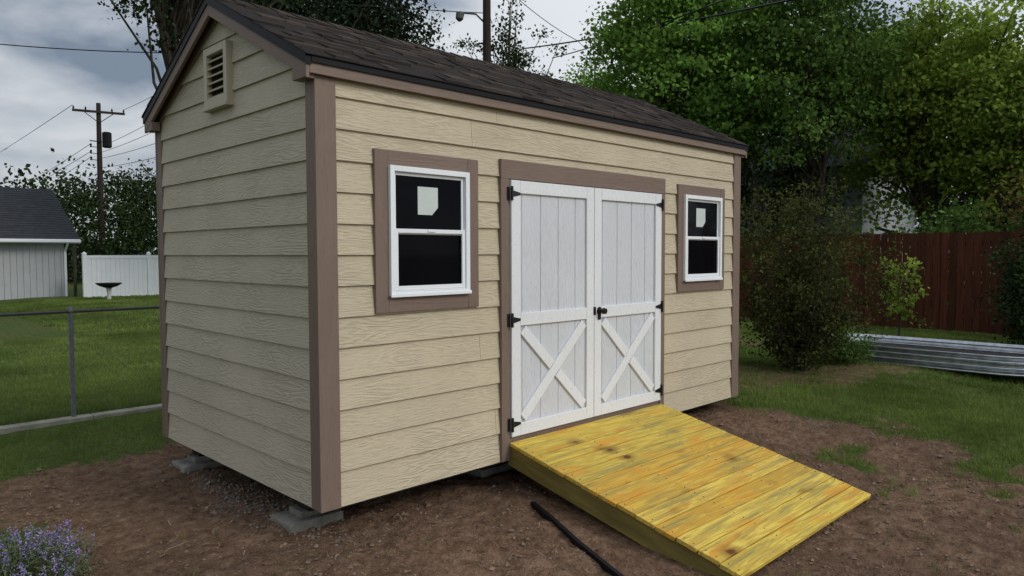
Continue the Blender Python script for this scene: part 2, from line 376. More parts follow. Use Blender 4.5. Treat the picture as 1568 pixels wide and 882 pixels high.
for s in (0,1):
    slab(-O+.02,L+O-.02,s,-E+.024,W/2,-.006,.035,0)
    slab(-O,-O+.022,s,-E,W/2,-.008,.125,0)
    slab(L+O-.022,L+O,s,-E,W/2,-.008,.125,0)
    slab(-.030,.0,s,.0,W/2,-.045,.085,0);slab(L,L+.030,s,.0,W/2,-.045,.085,0)
    y=(-E,-E+.022) if s==0 else (W+E-.022,W+E)
    mb.box(-O+.0225,L+O-.0225,y[0],y[1],ZE-.105,ZE-.012,1)
    y=(-E+.0225,-.001) if s==0 else (W+.001,W+E-.0225)
    mb.box(-O+.0225,L+O-.0225,y[0],y[1],ZE-.085,ZE-.070,1)
    ya,yb=(-E+.0225,.10) if s==0 else (W-.10,W+E-.0225)
    mb.box(-O+.002,-.031,ya,yb,ZE-.128,ZE-.06,1);mb.box(L+.031,L+O-.002,ya,yb,ZE-.128,ZE-.06,1)
mb.build('fascia_and_rake_trim',[m_trimH,m_trimH],shed,bevel=.002)
mb=MB()
for s in (0,1):
    slab(-O-.008,-O+.03,s,-E-.008,W/2,.004,.062,0);slab(L+O-.03,L+O+.008,s,-E-.008,W/2,.004,.062,0)
    y=(-E-.012,-E+.03) if s==0 else (W+E-.03,W+E+.012)
    mb.box(-O+.031,L+O-.031,y[0],y[1],ZE-.048,ZE-.002,0)
mb.build('drip_edge',[m_drip],shed)
mb=MB();rr=random.Random(11)
ex=.138;ys=np.arange(-E-.022,W/2-.02,ex*.90)
for s in (0,1):
    for i,y0 in enumerate(ys):
        slab(-O-.012,L+O+.012,s,y0,min(y0+ex,W/2),.004+.0006*(i%2),.006,0,rnd=rr.random()*.25)
        x=-O-.014
        while x<L+O+.014:
            w=rr.uniform(.08,.26);x1=min(x+w,L+O+.014);hi=rr.random()
            if hi<.62:
                f=(lambda y:y) if s==0 else (lambda y:W-y)
                za=.019+rr.uniform(-.002,.003);zb=.007;y1=min(y0+ex*.95,W/2);d=rr.uniform(-.003,.003)
                zz=lambda y:ZE+SL*(y+E)
                r_=rr.random()**.8
                mb.hexa([(x,f(y0+d),zz(y0)+.001),(x1,f(y0+d),zz(y0)+.001),(x1,f(y1),zz(y1)),(x,f(y1),zz(y1)),(x+.004,f(y0+d),zz(y0)+za),(x1-.004,f(y0+d),zz(y0)+za),(x1,f(y1),zz(y1)+zb),(x,f(y1),zz(y1)+zb)],0,r_)
            x=x1
x=-O-.014;zr=ZE+SL*(W/2+E)
while x<L+O:
    x1=min(x+.15,L+O+.014);r_=rr.random()
    for s in (1,-1):
        mb.hexa([(x,W/2,zr+.01),(x1,W/2,zr+.003),(x1,W/2+s*.14,zr-.14*SL+.003),(x,W/2+s*.14,zr-.14*SL+.01),(x,W/2,zr+.022),(x1,W/2,zr+.014),(x1,W/2+s*.14,zr-.14*SL+.014),(x,W/2+s*.14,zr-.14*SL+.022)],0,r_)
    x=x1
mb.build('roof_shingles',[m_shing],shed)
mb=MB();vy0,vy1,vz0,vz1=1.225-.185,1.225+.185,2.475,2.87
xf=-.060
mb.box(xf,-.004,vy0,vy0+.05,vz0,vz1);mb.box(xf,-.004,vy1-.05,vy1,vz0,vz1)
mb.box(xf,-.004,vy0+.05,vy1-.05,vz0,vz0+.05);mb.box(xf,-.004,vy0+.05,vy1-.05,vz1-.05,vz1)
mb.box(xf-.012,-.004,vy0-.012,vy1+.012,vz0-.025,vz0-.0005)
nl=6
for i in range(nl):
    z=vz0+.052+i*(vz1-vz0-.10)/nl;d=(vz1-vz0-.10)/nl
    mb.hexa([(xf+.004,vy0+.05,z),(xf+.012,vy0+.05,z-.003),(xf+.012,vy1-.05,z-.003),(xf+.004,vy1-.05,z),(-.030,vy0+.05,z+d*.50),(-.024,vy0+.05,z+d*.50),(-.024,vy1-.05,z+d*.50),(-.030,vy1-.05,z+d*.50)])
mb.box(-.023,-.018,vy0+.05,vy1-.05,vz0+.05,vz1-.05,1)
mb.build('gable_vent',[m_vent,m_dark],shed,bevel=.002)
def window(x0,x1,z0,z1,f0,f1,g0,g1,sx,sw,name):
    e=empty(name);e.parent=shed
    mb=MB();y=-.038
    mb.box(x0,f0,y,-.002,z0,z1,0);mb.box(f1,x1,y,-.002,z0,z1,0)
    mb.box(f0,f1,y+.001,-.002,g1,z1,1);mb.box(f0,f1,y+.001,-.002,z0,g0,1)
    mb.build('casing',[m_trim,m_trimH],e,bevel=.003)
    mb=MB();fw=.034
    def frame(a,b,c,d,w,ya,yb):
        mb.box(a,a+w,ya,yb,c,d);mb.box(b-w,b,ya,yb,c,d);mb.box(a+w,b-w,ya,yb,c,c+w);mb.box(a+w,b-w,ya,yb,d-w,d)
    frame(f0+.002,f1-.002,g0+.002,g1-.002,fw,-.060,-.024)
    a,b,c,d=f0+fw+.003,f1-fw-.003,g0+fw+.003,g1-fw-.003;zm=(g0+g1)/2
    frame(a,b,zm-.018,d,.020,-.036,-.0245)
    frame(a,b,c,zm+.016,.026,-.050,-.0365)
    mb.box(f0-.004,f1+.004,-.068,-.0605,g0-.004,g0+.018)
    mb.box((f0+f1)/2-.03,(f0+f1)/2+.03,-.056,-.0505,zm-.002,zm+.014)
    mb.build('sash',[m_vinyl],e,bevel=.0025)
    mb=MB();mb.box(a,b,-.029,-.0242,c,d)
    mb.build('glass',[m_glass],e)
    mb=MB();s0,s1=sx;t0,t1=sw;cc=(s1-s0)*.3
    y=-.0295
    P=[(s0,y,t0),(s1-cc,y,t0),(s1,y,t0+cc),(s1,y,t1),(s0,y,t1)]
    Q=[(p[0],y-.001,p[2]) for p in P]
    mb.add(P+Q,[[5,6,7,8,9]],0,.5);mb.add(P+Q,[[0,1,6,5],[1,2,7,6],[2,3,8,7],[3,4,9,8],[4,0,5,9]],0,.5)
    mb.build('paper_sticker',[m_stick],e)
window(.353,1.177,1.113,2.096,.448,1.085,1.210,2.006,(.675,.835),(1.715,1.89),'window')
window(3.615,4.442,1.113,2.096,3.700,4.362,1.210,2.006,(3.93,4.09),(1.715,1.89),'window')
d1,dm,d2,dz0,dz1=1.475,2.392,3.325,.165,1.985
mb=MB()
mb.box(d1-.088,d1-.006,-.040,-.002,.0,dz1+.006,0);mb.box(d2+.006,d2+.075,-.040,-.002,.0,dz1+.006,0)
mb.box(d1-.088,d2+.075,-.041,-.002,dz1+.0065,2.125,1)
mb.box(d1-.006,d2+.006,-.030,-.002,.03,dz0-.006,0)
mb.build('door_casing',[m_trim,m_trimH],shed,bevel=.003)
mb=MB();mb.box(d1-.006,d2+.006,-.0255,-.024,dz0-.006,dz1+.006);mb.build('door_reveal',[m_dark],shed)
def beam(mb,p0,p1,w,y0,y1,mat):
    p0=np.array(p0,float);p1=np.array(p1,float);d=p1-p0;d/=np.linalg.norm(d);n=np.array([-d[1],d[0]])*w/2
    q=[p0-n,p1-n,p1+n,p0+n]
    mb.hexa([(a[0],y0,a[1]) for a in q]+[(a[0],y1,a[1]) for a in q],mat)
def door(xa,xb,name,hinge):
    e=empty(name);e.parent=shed;sw=.088
    mb=MB();g=.007
    xs=[xa+.003];x=xa+sw+ .03
    while x<xb-.1: xs.append(x);x+=.195
    xs.append(xb-.003)
    for a,b in zip(xs[:-1],xs[1:]): mb.box(a+g/2,b-g/2,-.0345,-.0285,dz0+.004,dz1-.004,0,.3+.5*random.random())
    mb.box(xa+.003,xb-.003,-.0300,-.0258,dz0+.003,dz1-.003,0,.5)
    mb.build('panel',[m_doorP],e,bevel=.0015)
    mb=MB();ya,yb=-.053,-.0350
    mb.box(xa,xa+sw,ya,yb,dz0,dz1);mb.box(xb-sw,xb,ya,yb,dz0,dz1)
    for z0,z1 in ((dz1-.09,dz1),(.955,1.045),(dz0,dz0+.09)): mb.box(xa+sw+.001,xb-sw-.001,ya,yb,z0,z1)
    a,b,c,d=xa+sw+.03,xb-sw-.03,dz0+.09+.03,.955-.03
    beam(mb,(a,c),(b,d),.075,ya+.002,yb,0)
    m=((a+b)/2,(c+d)/2);dv=np.array([b-a,c-d]);dv/=np.linalg.norm(dv);off=.045
    beam(mb,(a,d),(m[0]-dv[0]*off,m[1]-dv[1]*off),.075,ya+.001,yb,0)
    beam(mb,(m[0]+dv[0]*off,m[1]+dv[1]*off),(b,c),.075,ya+.001,yb,0)
    mb.build('rails_and_cross_brace',[m_door],e,bevel=.003)
    mb=MB()
    hx=xa if hinge<0 else xb;sg=1 if hinge<0 else -1
    for z in (1.89,1.0,.255):
        mb.tube([(hx-sg*.004,-.062,z-.05),(hx-sg*.004,-.062,z+.05)],.010,8)
        mb.hexa([(hx,-.057,z-.025),(hx+sg*.085,-.057,z-.008),(hx+sg*.085,-.0535,z-.008),(hx,-.0535,z-.025),(hx,-.057,z+.025),(hx+sg*.085,-.057,z+.008),(hx+sg*.085,-.0535,z+.008),(hx,-.0535,z+.025)])
        xx=sorted((hx-sg*.012,hx-sg*.034));mb.box(xx[0],xx[1],-.046,-.0415,z-.045,z+.045)
    mb.build('hinges',[m_black],e)
    return e
door(d1,dm-.003,'door',-1);dr=door(dm+.003,d2,'door',1)
mb=MB();hx,hz=dm+.062,1.0
mb.tube([(hx,-.0535,hz+.01),(hx,-.060,hz+.01)],.032,14);mb.tube([(hx,-.060,hz+.01),(hx,-.10,hz+.01)],.012,10)
mb.tube([(hx,-.095,hz+.012),(hx+.004,-.120,hz+.010)],[.026,.022],12)
mb.box(hx-.018,hx+.018,-.058,-.0535,hz-.06,hz-.02)
mb.box(dm-.012,dm+.02,-.0555,-.0535,hz-.02,hz+.045)
mb.build('door_knob',[m_black],dr,bevel=.001)
mb=MB()
for bx in (.14,1.7,3.1,4.5):
    for by in (.46,2.14):
        b=float(ground_base(bx,by))
        mb.box(bx-.18,bx+.19,by-.14,by+.12,b-.1,b+.026);mb.box(bx-.08,bx+.08,by-.09,by+.07,b+.0265,-.1205)
mb.build('foundation_blocks',[m_conc],shed,bevel=.006)

# ---------------------------------------------------------------- RAMP
ang=math.atan2(.140+.262,1.83);RL=math.hypot(.402,1.83)+.01
ramp=empty('wooden_ramp',(0,-.002,.140),(ang,0,0))
mb=MB();nb=13;bw=RL/nb;rr=random.Random(21)
mb2=MB()
for i in range(nb):
    y1=-.045-i*bw if i==0 else -i*bw;y0=-(i+1)*bw+.0075
    z=rr.uniform(-.0025,.0025)
    mb.box(d1-.018+rr.uniform(-.005,.005),d2+.018+rr.uniform(-.005,.005),y0,y1,-.026+z,z,0,rr.random())
    for xx in (d1+.02,d1+.6,d2-.6,d2-.02):
        for q in (.3,.75):
            mb2.tube([(xx+rr.uniform(-.006,.006),y0+bw*q,z-.002),(xx,y0+bw*q,z+.0012)],.0042,6)
mb.build('deck_boards',[m_ramp],ramp,bevel=.003)
mb2.build('deck_screws',[m_dark],ramp)
mb=MB()
for x in (d1,d1+.6,d2-.64,d2-.04): mb.box(x,x+.038,-RL+.01,-.04,-.175,-.029,0,rr.random())
mb.build('stringers',[m_str],ramp,bevel=.003)
mb=MB();P=[(1.36,-.36),(1.27,-.62),(1.15,-.95),(1.0,-1.40),(.82,-1.85),(.66,-2.4)]
for (a,b) in zip(P[:-1],P[1:]):
    za,zb=float(gz(*a))+.008,float(gz(*b))+.008
    d=np.array([b[0]-a[0],b[1]-a[1]]);d/=np.linalg.norm(d);nn=np.array([-d[1],d[0]])*.013
    q=[(a[0]-nn[0],a[1]-nn[1],za),(b[0]-nn[0],b[1]-nn[1],zb),(b[0]+nn[0],b[1]+nn[1],zb),(a[0]+nn[0],a[1]+nn[1],za)]
    mb.hexa([(x,y,z-.03) for x,y,z in q]+[(x,y,z+.018) for x,y,z in q],0,.5)
mb.build('landscape_edging',[m_drip])

# ---------------------------------------------------------------- VEGETATION
def leaves(mb,C,per,spread,size,rng,mat,up=.5,crnd=None,aspect=.36):
    K=len(C);n=K*per
    p=np.repeat(C,per,0)+rng.normal(0,1,(n,3))*np.asarray(spread)
    d=rng.normal(0,1,(n,3));d[:,2]-=.3;d/=np.linalg.norm(d,axis=1)[:,None]
    nn=rng.normal(0,1,(n,3));nn[:,2]+=up*2
    sd=np.cross(d,nn);sd/=np.linalg.norm(sd,axis=1)[:,None]+1e-9
    s=(size*rng.uniform(.6,1.35,n))[:,None]
    V=np.stack([p,p+d*s*.5+sd*s*aspect,p+d*s,p+d*s*.5-sd*s*aspect],1)
    cr=rng.rand(K) if crnd is None else crnd
    r=np.clip(np.repeat(cr,per)*.65+rng.rand(n)*.35,0,1)
    mb.add(V.reshape(-1,3),np.arange(4*n).reshape(-1,4),mat,r)
def tree(name,x,y,cz,rxy,rz,nl,size,mat,seed,tr=.16,clump=.33,K=None,stems=1,flat=.5):
    rng=RS(seed);mb=MB();z0=float(gz(x,y))-.1;K=K or max(30,nl//70)
    C=[]
    lob=[(rng.normal(0,1,3),rng.uniform(.55,1.05)) for _ in range(9)]
    lob=[(v/np.linalg.norm(v),a) for v,a in lob]
    while len(C)<K:
        v=rng.normal(0,1,3);v/=np.linalg.norm(v)
        ext=.72+sum(max(0,(v@l)-.72)/.28*(a-.62) for l,a in lob)
        r=rng.rand()**(.42)*max(.45,min(1.15,ext))
        c=v*r
        if c[2]<-.65 and rng.rand()<.5: continue
        C.append((x+c[0]*rxy,y+c[1]*rxy,cz+c[2]*rz))
    C=np.array(C);C[:,2]=np.maximum(C[:,2],z0+.3)
    for k in range(stems):
        bx,by=x+rng.normal(0,.12*(stems>1)),y+rng.normal(0,.12*(stems>1))
        top=np.array([x+rng.normal(0,rxy*.25*(1+stems*.3)),y+rng.normal(0,rxy*.25*(1+stems*.3)),cz+rz*.75])
        P=[];n=9
        for i in range(n):
            f=i/(n-1);q=np.array([bx,by,z0])*(1-f)+top*f;q[:2]+=rng.normal(0,.05*rxy,2)*math.sin(f*3.1);P.append(q)
        P=np.array(P);rd=tr/math.sqrt(stems)*np.linspace(1,.12,n)**.9;rd[0]*=1.3
        mb.tube(P,rd,8,0,.5)
        nb=min(K,80)//stems
        idx=rng.permutation(K)[:nb]
        for j in idx:
            c=C[j];f=np.clip((c[2]-z0)/(top[2]-z0)*rng.uniform(.45,.8),.12,.95)
            ii=min(int(f*(n-1)),n-2);q=P[ii]+(P[ii+1]-P[ii])*(f*(n-1)-ii)
            m=(q+c)/2+rng.normal(0,.08*rxy,3);m[2]+=.04*rz
            r0=max(.012,rd[ii]*.42)
            mb.tube([q,m,c,c+(c-m)*.25],[r0,r0*.6,r0*.3,.004],5,0,.5,cap=False)
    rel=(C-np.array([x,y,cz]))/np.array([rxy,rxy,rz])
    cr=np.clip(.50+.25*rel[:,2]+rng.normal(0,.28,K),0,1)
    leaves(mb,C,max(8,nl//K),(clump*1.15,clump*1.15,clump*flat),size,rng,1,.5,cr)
    return mb.build(name,[m_bark,mat])
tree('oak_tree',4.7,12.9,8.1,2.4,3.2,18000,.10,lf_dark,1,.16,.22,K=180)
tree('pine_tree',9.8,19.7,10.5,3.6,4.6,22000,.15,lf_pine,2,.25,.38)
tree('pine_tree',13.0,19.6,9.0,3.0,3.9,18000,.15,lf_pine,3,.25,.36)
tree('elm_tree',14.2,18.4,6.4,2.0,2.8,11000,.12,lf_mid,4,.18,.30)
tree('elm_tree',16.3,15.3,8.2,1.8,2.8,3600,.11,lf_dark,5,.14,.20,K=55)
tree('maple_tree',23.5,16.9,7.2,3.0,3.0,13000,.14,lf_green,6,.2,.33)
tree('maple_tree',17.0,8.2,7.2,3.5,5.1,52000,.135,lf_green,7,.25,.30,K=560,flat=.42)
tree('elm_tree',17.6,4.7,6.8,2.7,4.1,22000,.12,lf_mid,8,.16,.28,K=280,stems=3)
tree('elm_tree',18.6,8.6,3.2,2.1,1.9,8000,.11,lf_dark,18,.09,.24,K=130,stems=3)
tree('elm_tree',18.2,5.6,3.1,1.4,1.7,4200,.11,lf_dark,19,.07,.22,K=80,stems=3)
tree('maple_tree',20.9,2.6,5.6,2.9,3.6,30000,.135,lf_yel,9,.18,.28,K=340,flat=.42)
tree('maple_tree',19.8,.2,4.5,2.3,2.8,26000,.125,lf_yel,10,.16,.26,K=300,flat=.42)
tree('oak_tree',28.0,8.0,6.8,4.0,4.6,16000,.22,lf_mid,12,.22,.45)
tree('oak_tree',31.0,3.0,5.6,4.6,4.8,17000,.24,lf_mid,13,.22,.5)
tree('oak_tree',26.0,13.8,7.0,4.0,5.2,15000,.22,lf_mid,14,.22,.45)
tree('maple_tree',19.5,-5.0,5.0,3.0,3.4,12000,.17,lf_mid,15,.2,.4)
rng=RS(31);mb=MB();K=280;C=np.stack([rng.uniform(15.2,17.5,K),rng.uniform(-7,11,K),rng.uniform(.1,3.0,K)],1)
C[:,2]*=(.5+.55*fbm(C[:,1]*.6,C[:,0]*.6,5))*(1-.30*ss((C[:,1]-2.2)/1.))
for j in range(0,K,5): mb.tube([(C[j,0],C[j,1],-.2),C[j]+[.1,.1,-.2],C[j]+[0,.1,.4]],[.03,.02,.006],5,0,.5)
leaves(mb,C,80,(.34,.34,.26),.12,rng,1,.5,np.clip(C[:,2]/3.4+rng.normal(0,.2,K),0,1))
mb.build('shrub_thicket',[m_bark,lf_mid])
rng=RS(32);mb=MB();C=np.stack([rng.uniform(15.0,16.2,110),rng.uniform(-4.5,-.3,110),rng.uniform(1.2,2.8,110)],1)
for j in range(0,110,5): mb.tube([(C[j,0],C[j,1],-.2),C[j]],[.025,.008],5,0,.5)
leaves(mb,C,80,(.28,.28,.2),.08,rng,1,.5);mb.build('photinia_bush',[m_bark,leafmat('leaf_olive',(.07,.065,.016),(.28,.22,.07),.25)])
def bush(name,x,y,h,r,nl,size,mat,seed,stems=16,clump=.1,jit=1.):
    rng=RS(seed);mb=MB();z0=float(gz(x,y))-.02;K=nl//30;C=[]
    for i in range(stems):
        a=rng.rand()*6.28;rr_=rng.rand()**.6*r;hh=h*rng.uniform(.5,1.03)*(1-.2*(rr_/r)**2)
        P=[np.array([x+math.cos(a)*.12*rng.rand(),y+math.sin(a)*.12*rng.rand(),z0])]
        for j in range(1,8):
            f=j/7;P.append(np.array([x+math.cos(a)*rr_*f**.7,y+math.sin(a)*rr_*f**.7,z0+hh*f])+rng.normal(0,.03,3))
        mb.tube(P,np.linspace(.013,.002,8),5,0,.5,cap=False)
        for j in range(K//stems):
            f=rng.uniform(.14,1.03);b=np.array([x+math.cos(a)*rr_*f**.7,y+math.sin(a)*rr_*f**.7,z0+hh*f])
            w=(.26*math.sin(min(1,f)*2.7)+.05)*r*jit;c=b+rng.normal(0,1,3)*(w,w,.08);c[2]=max(c[2],z0+.1);C.append(c)
            if j%3==0: mb.tube([b-[0,0,.1],c],[.004,.0015],4,0,.5,cap=False)
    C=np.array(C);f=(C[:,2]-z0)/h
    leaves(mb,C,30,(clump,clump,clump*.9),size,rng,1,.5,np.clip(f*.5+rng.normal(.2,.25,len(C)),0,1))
    return mb.build(name,[m_bark,mat])
bush('lilac_bush',7.40,.50,2.55,1.05,23000,.044,lf_red,41,40,.065,.8)
bush('small_shrub',8.35,.35,.60,.42,4500,.038,lf_mid,42,10,.06)
bush('holly_bush',12.4,-1.25,2.4,.6,12000,.06,lf_dark,43,12,.1)
rng=RS(44);mb=MB();sx,sy=11.5,.55;z0=float(gz(sx,sy))
mb.tube([(sx,sy,z0-.05),(sx+.02,sy,z0+.4),(sx-.02,sy+.01,z0+.8),(sx+.01,sy,z0+1.35)],[.020,.016,.012,.004],6,0,.5)
C=[]
for i in range(26):
    zz=rng.uniform(.5,1.42);a=rng.rand()*6.28;rr_=rng.uniform(.04,.28)*(1.25-abs(zz-1.0));c=np.array([sx+math.cos(a)*rr_,sy+math.sin(a)*rr_,z0+zz]);C.append(c)
    mb.tube([(sx,sy,z0+zz-.1),c],[.006,.002],4,0,.5)
leaves(mb,np.array(C),26,(.05,.05,.05),.075,rng,1,.5);mb.build('fruit_sapling',[m_bark,lf_yel])
rng=RS(45);mb=MB();n=300;cx,cy=-1.36,.58;z0=float(gz(cx,cy))
a=rng.rand(n)*6.28;r0=rng.rand(n)**.5;hx_=cx+np.cos(a)*r0*.33;hy_=cy+np.sin(a)*r0*.33;hz_=z0+.26*np.sqrt(1-.6*r0**2)+rng.uniform(-.06,.06,n)
for i in range(0,n): mb.tube([(cx+(hx_[i]-cx)*.3,cy+(hy_[i]-cy)*.3,z0),(hx_[i],hy_[i],hz_[i])],[.002,.0012],4,0,rng.rand(),cap=False)
leaves(mb,np.stack([hx_,hy_,hz_-.10],1),14,(.02,.02,.05),.035,rng,0,.3,aspect=.12)
leaves(mb,np.stack([hx_,hy_,hz_],1)[::2],24,(.007,.007,.020),.009,rng,1,.3)
mb.build('lavender_plant',[m_lavl,m_lav])
rng=RS(51);mb=MB();K=1000;th=np.radians(rng.uniform(-25,118,K));R=rng.uniform(50,62,K)
xx=np.cos(th)*R-2;yy=np.sin(th)*R-3.7;hh=(3.9+3.2*fbm(th*9,th*0+1,8,4))
C=np.stack([xx,yy,rng.rand(K)**.8*hh],1)
leaves(mb,C,55,(.9,.9,.5),.30,rng,0,.5,np.clip(.3+rng.normal(0,.2,K),0,1))
mb.build('distant_trees',[lf_dark])
rng=RS(52);mb=MB();K=380;xx=rng.uniform(7.5,19,K);yy=rng.uniform(38,47,K);C=np.stack([xx,yy,rng.rand(K)*(3.6+3.4*fbm(xx*.5,xx*0,4))],1)
leaves(mb,C,100,(.5,.5,.4),.18,rng,0,.5,np.clip(.2+rng.normal(0,.2,K),0,1));mb.build('distant_trees',[lf_dark])

# ---------------------------------------------------------------- LEFT: fences, house, pole, birdbath
fen=empty('chain_link_fence');FY=4.6;zf=-.30
mb=MB()
for x in np.arange(-5.16,9.1,2.5): mb.tube([(x,FY,zf-.05),(x,FY,zf+1.20)],.022,10);mb.tube([(x,FY,zf+1.20),(x,FY,zf+1.235),(x,FY,zf+1.25)],[.028,.028,.01],10)
mb.tube([(-5.2,FY,zf+1.2),(9,FY,zf+1.2)],.016,8)
mb.build('posts_and_rail',[m_galv],fen,smooth=True)
mb=MB();hgt=1.17;sp=.085
for k in range(int((14.2+hgt)/sp)):
    x=-5.2-hgt+k*sp
    for s in (0,1):
        a=(x,zf+.02);b=(x+hgt,zf+.02+hgt)
        if a[0]<-5.2: a=(-5.2,a[1]+(-5.2-a[0]))
        if b[0]>9: b=(9,b[1]-(b[0]-9))
        if s: a,b=(3.8-a[0],a[1]),(3.8-b[0],b[1])
        mb.tube([(a[0],FY-.024-.003*s,a[1]),(b[0],FY-.024-.003*s,b[1])],.0011,3,0,.5,cap=False)
mb.build('wire_mesh',[m_galv],fen)
mb=MB()
for x in np.arange(-6,9,1.5): mb.box(x,x+1.494,FY-.09,FY+.05,-.42,-.170+random.uniform(-.008,.008),0)
mb.build('concrete_curb',[simple('curb_concrete',(.30,.28,.225),.9,.3,6,.4)],bevel=.008)
vf=empty('vinyl_fence');mb=MB();FY2=26.0;z0=-.3
for i,x in enumerate(np.arange(5.35,24,2.2)):
    mb.box(x-.065,x+.065,FY2-.065,FY2+.065,z0-.1,z0+1.80,0,.2)
    mb.hexa([(x-.08,FY2-.08,z0+1.801),(x+.08,FY2-.08,z0+1.801),(x+.08,FY2+.08,z0+1.801),(x-.08,FY2+.08,z0+1.801),(x-.01,FY2-.01,z0+1.87),(x+.01,FY2-.01,z0+1.87),(x+.01,FY2+.01,z0+1.87),(x-.01,FY2+.01,z0+1.87)])
    mb.box(x+.066,x+2.134,FY2-.03,FY2+.03,z0+.05,z0+.22,0,.4);mb.box(x+.066,x+2.134,FY2-.03,FY2+.03,z0+1.62,z0+1.74,0,.4)
    for j in range(13): 
        a=x+.07+j*.1585;mb.box(a,a+.153,FY2-.012,FY2+.012,z0+.22,z0+1.62,0,.3+.3*random.random())
mb.build('panels',[simple('vinyl_fence_white',(.70,.73,.75),.5,.04,3,.03)],vf)
hs=empty('neighbour_garage');mb=MB();HX0,HX1,HY0,HY1=-9.,5.1,27.7,34.6;zt=1.93
mb.box(HX0,HX1,HY0+.03,HY1,-.4,zt,0,.3)
x=HX0
while x<HX1-.01:
    mb.box(x,min(x+.188,HX1),HY0,HY0+.029,-.3,zt,0,.2+.4*random.random());x+=.2
mb.build('walls',[simple('garage_siding',(.42,.43,.44),.6,.06,3,.05)],hs)
mb=MB();ym=(HY0+HY1)/2;ov=.45;zr0=1.95;zrt=4.05
for s in (0,1):
    ya=HY0-ov if s==0 else HY1+ov
    mb.hexa([(HX0-.4,ya,zr0),(HX1+.45,ya,zr0),(HX1+.45,ym,zrt),(HX0-.4,ym,zrt),(HX0-.4,ya,zr0+.1),(HX1+.45,ya,zr0+.1),(HX1+.45,ym,zrt+.1),(HX0-.4,ym,zrt+.1)],0,.3)
    nrow=22
    for i in range(nrow):
        f0,f1=i/nrow,(i+1.05)/nrow;z_=lambda f:zr0+.1+(zrt-zr0)*f;y_=lambda f:ya+(ym-ya)*f;x=HX0-.4
        while x<HX1+.45:
            x1=min(x+random.uniform(.3,1.),HX1+.45);mb.hexa([(x,y_(f0),z_(f0)),(x1,y_(f0),z_(f0)),(x1,y_(f1),z_(f1)),(x,y_(f1),z_(f1)),(x,y_(f0),z_(f0)+.025),(x1,y_(f0),z_(f0)+.025),(x1,y_(f1),z_(f1)+.004),(x,y_(f1),z_(f1)+.004)],0,.25+.5*random.random());x=x1
m_rf=simple('garage_roof_shingle',(.036,.038,.044),.95,.3,5,.3,rv=.5)
mb.build('roof',[m_rf],hs)
mb=MB();mb.box(HX0-.4,HX1+.45,HY0-ov-.03,HY0-ov-.001,zr0-.06,zr0+.09,0)
mb.box(HX0-.4,HX1+.45,HY0-ov-.12,HY0-ov-.031,zr0-.02,zr0+.07,0)
mb.add([(HX1+.001,HY0,zt),(HX1+.001,HY1,zt),(HX1+.001,ym,zrt-.05)],[[0,1,2]],0)
mb.tube([(HX1+.05,HY0-ov-.08,zr0),(HX1+.03,HY0-.05,zr0-.35),(HX1+.03,HY0-.05,-.25)],.045,6)
mb.build('fascia_gutter_downspout',[m_vinyl],hs)
mb=MB();mb.tube([(5.35,27.3,-.3),(5.35,27.3,1.9)],.06,8);mb.build('corner_post',[m_bark],hs)
mb=MB();bx,by,bz=5.55,23.9,-.28;prof=[(.20,0),(.20,.04),(.12,.08),(.07,.2),(.055,.4),(.08,.55),(.10,.60)]
mb.tube([(bx,by,bz+h) for r,h in prof],[r for r,h in prof],16,0)
prof=[(.10,.60),(.28,.66),(.40,.74),(.42,.76),(.40,.77),(.3,.73),(.1,.70)]
mb.tube([(bx,by,bz+h) for r,h in prof],[r for r,h in prof],20,1);mb.build('birdbath',[simple('birdbath_stone',(.45,.45,.43),.8),m_dark],smooth=True)
def cable(mb,a,b,r=.012,sag=.0,n=14):
    a=np.array(a,float);b=np.array(b,float);P=[a+(b-a)*i/n-np.array([0,0,sag*4*(i/n)*(1-i/n)]) for i in range(n+1)];mb.tube(P,r,4,0,.5,cap=False)
up=empty('utility_pole');px,py=9.9,40.6;mb=MB()
mb.tube([(px,py,-.5),(px,py,4),(px+.03,py,9.7)],[.17,.15,.11],10)
def arm(z,h): 
    a=np.array([px,py-.16,z]);u=np.array([.97,-.24,0]);q=[a-u*h,a+u*h];nn=np.array([.24,.97,0])*.05
    p=[q[0]-nn,q[1]-nn,q[1]+nn,q[0]+nn];mb.hexa([tuple(k-[0,0,.06]) for k in p]+[tuple(k+[0,0,.06]) for k in p])
    for f in (-.95,-.5,.5,.95): 
        c=a+u*h*f;mb.tube([c+[0,0,.06],c+[0,0,.14],c+[0,0,.24]],[.03,.05,.02],6,1)
    mb.tube([a-u*h*.6,a-[0,0,.6]],.02,4);mb.tube([a+u*h*.6,a-[0,0,.6]],.02,4)
arm(9.2,1.25)
mb.tube([(px+.35,py-.2,7.3),(px+.35,py-.2,7.35),(px+.35,py-.2,8.1),(px+.35,py-.2,8.15)],[.18,.24,.24,.16],12,1)
mb.tube([(px-.5,py-.2,7.6),(px+.1,py-.2,7.6)],.03,5,1)
for k in (0,.35,.7): mb.tube([(px-.45,py-.2,7.25-k),(px-.45,py-.2,7.45-k)],[.03,.06],6,1);mb.tube([(px-.5,py-.2,7.3-k),(px,py,7.3-k)],.02,5,1)
mb.build('pole',[m_pole,m_drip],up)
wr=empty('overhead_power_lines');mb=MB()
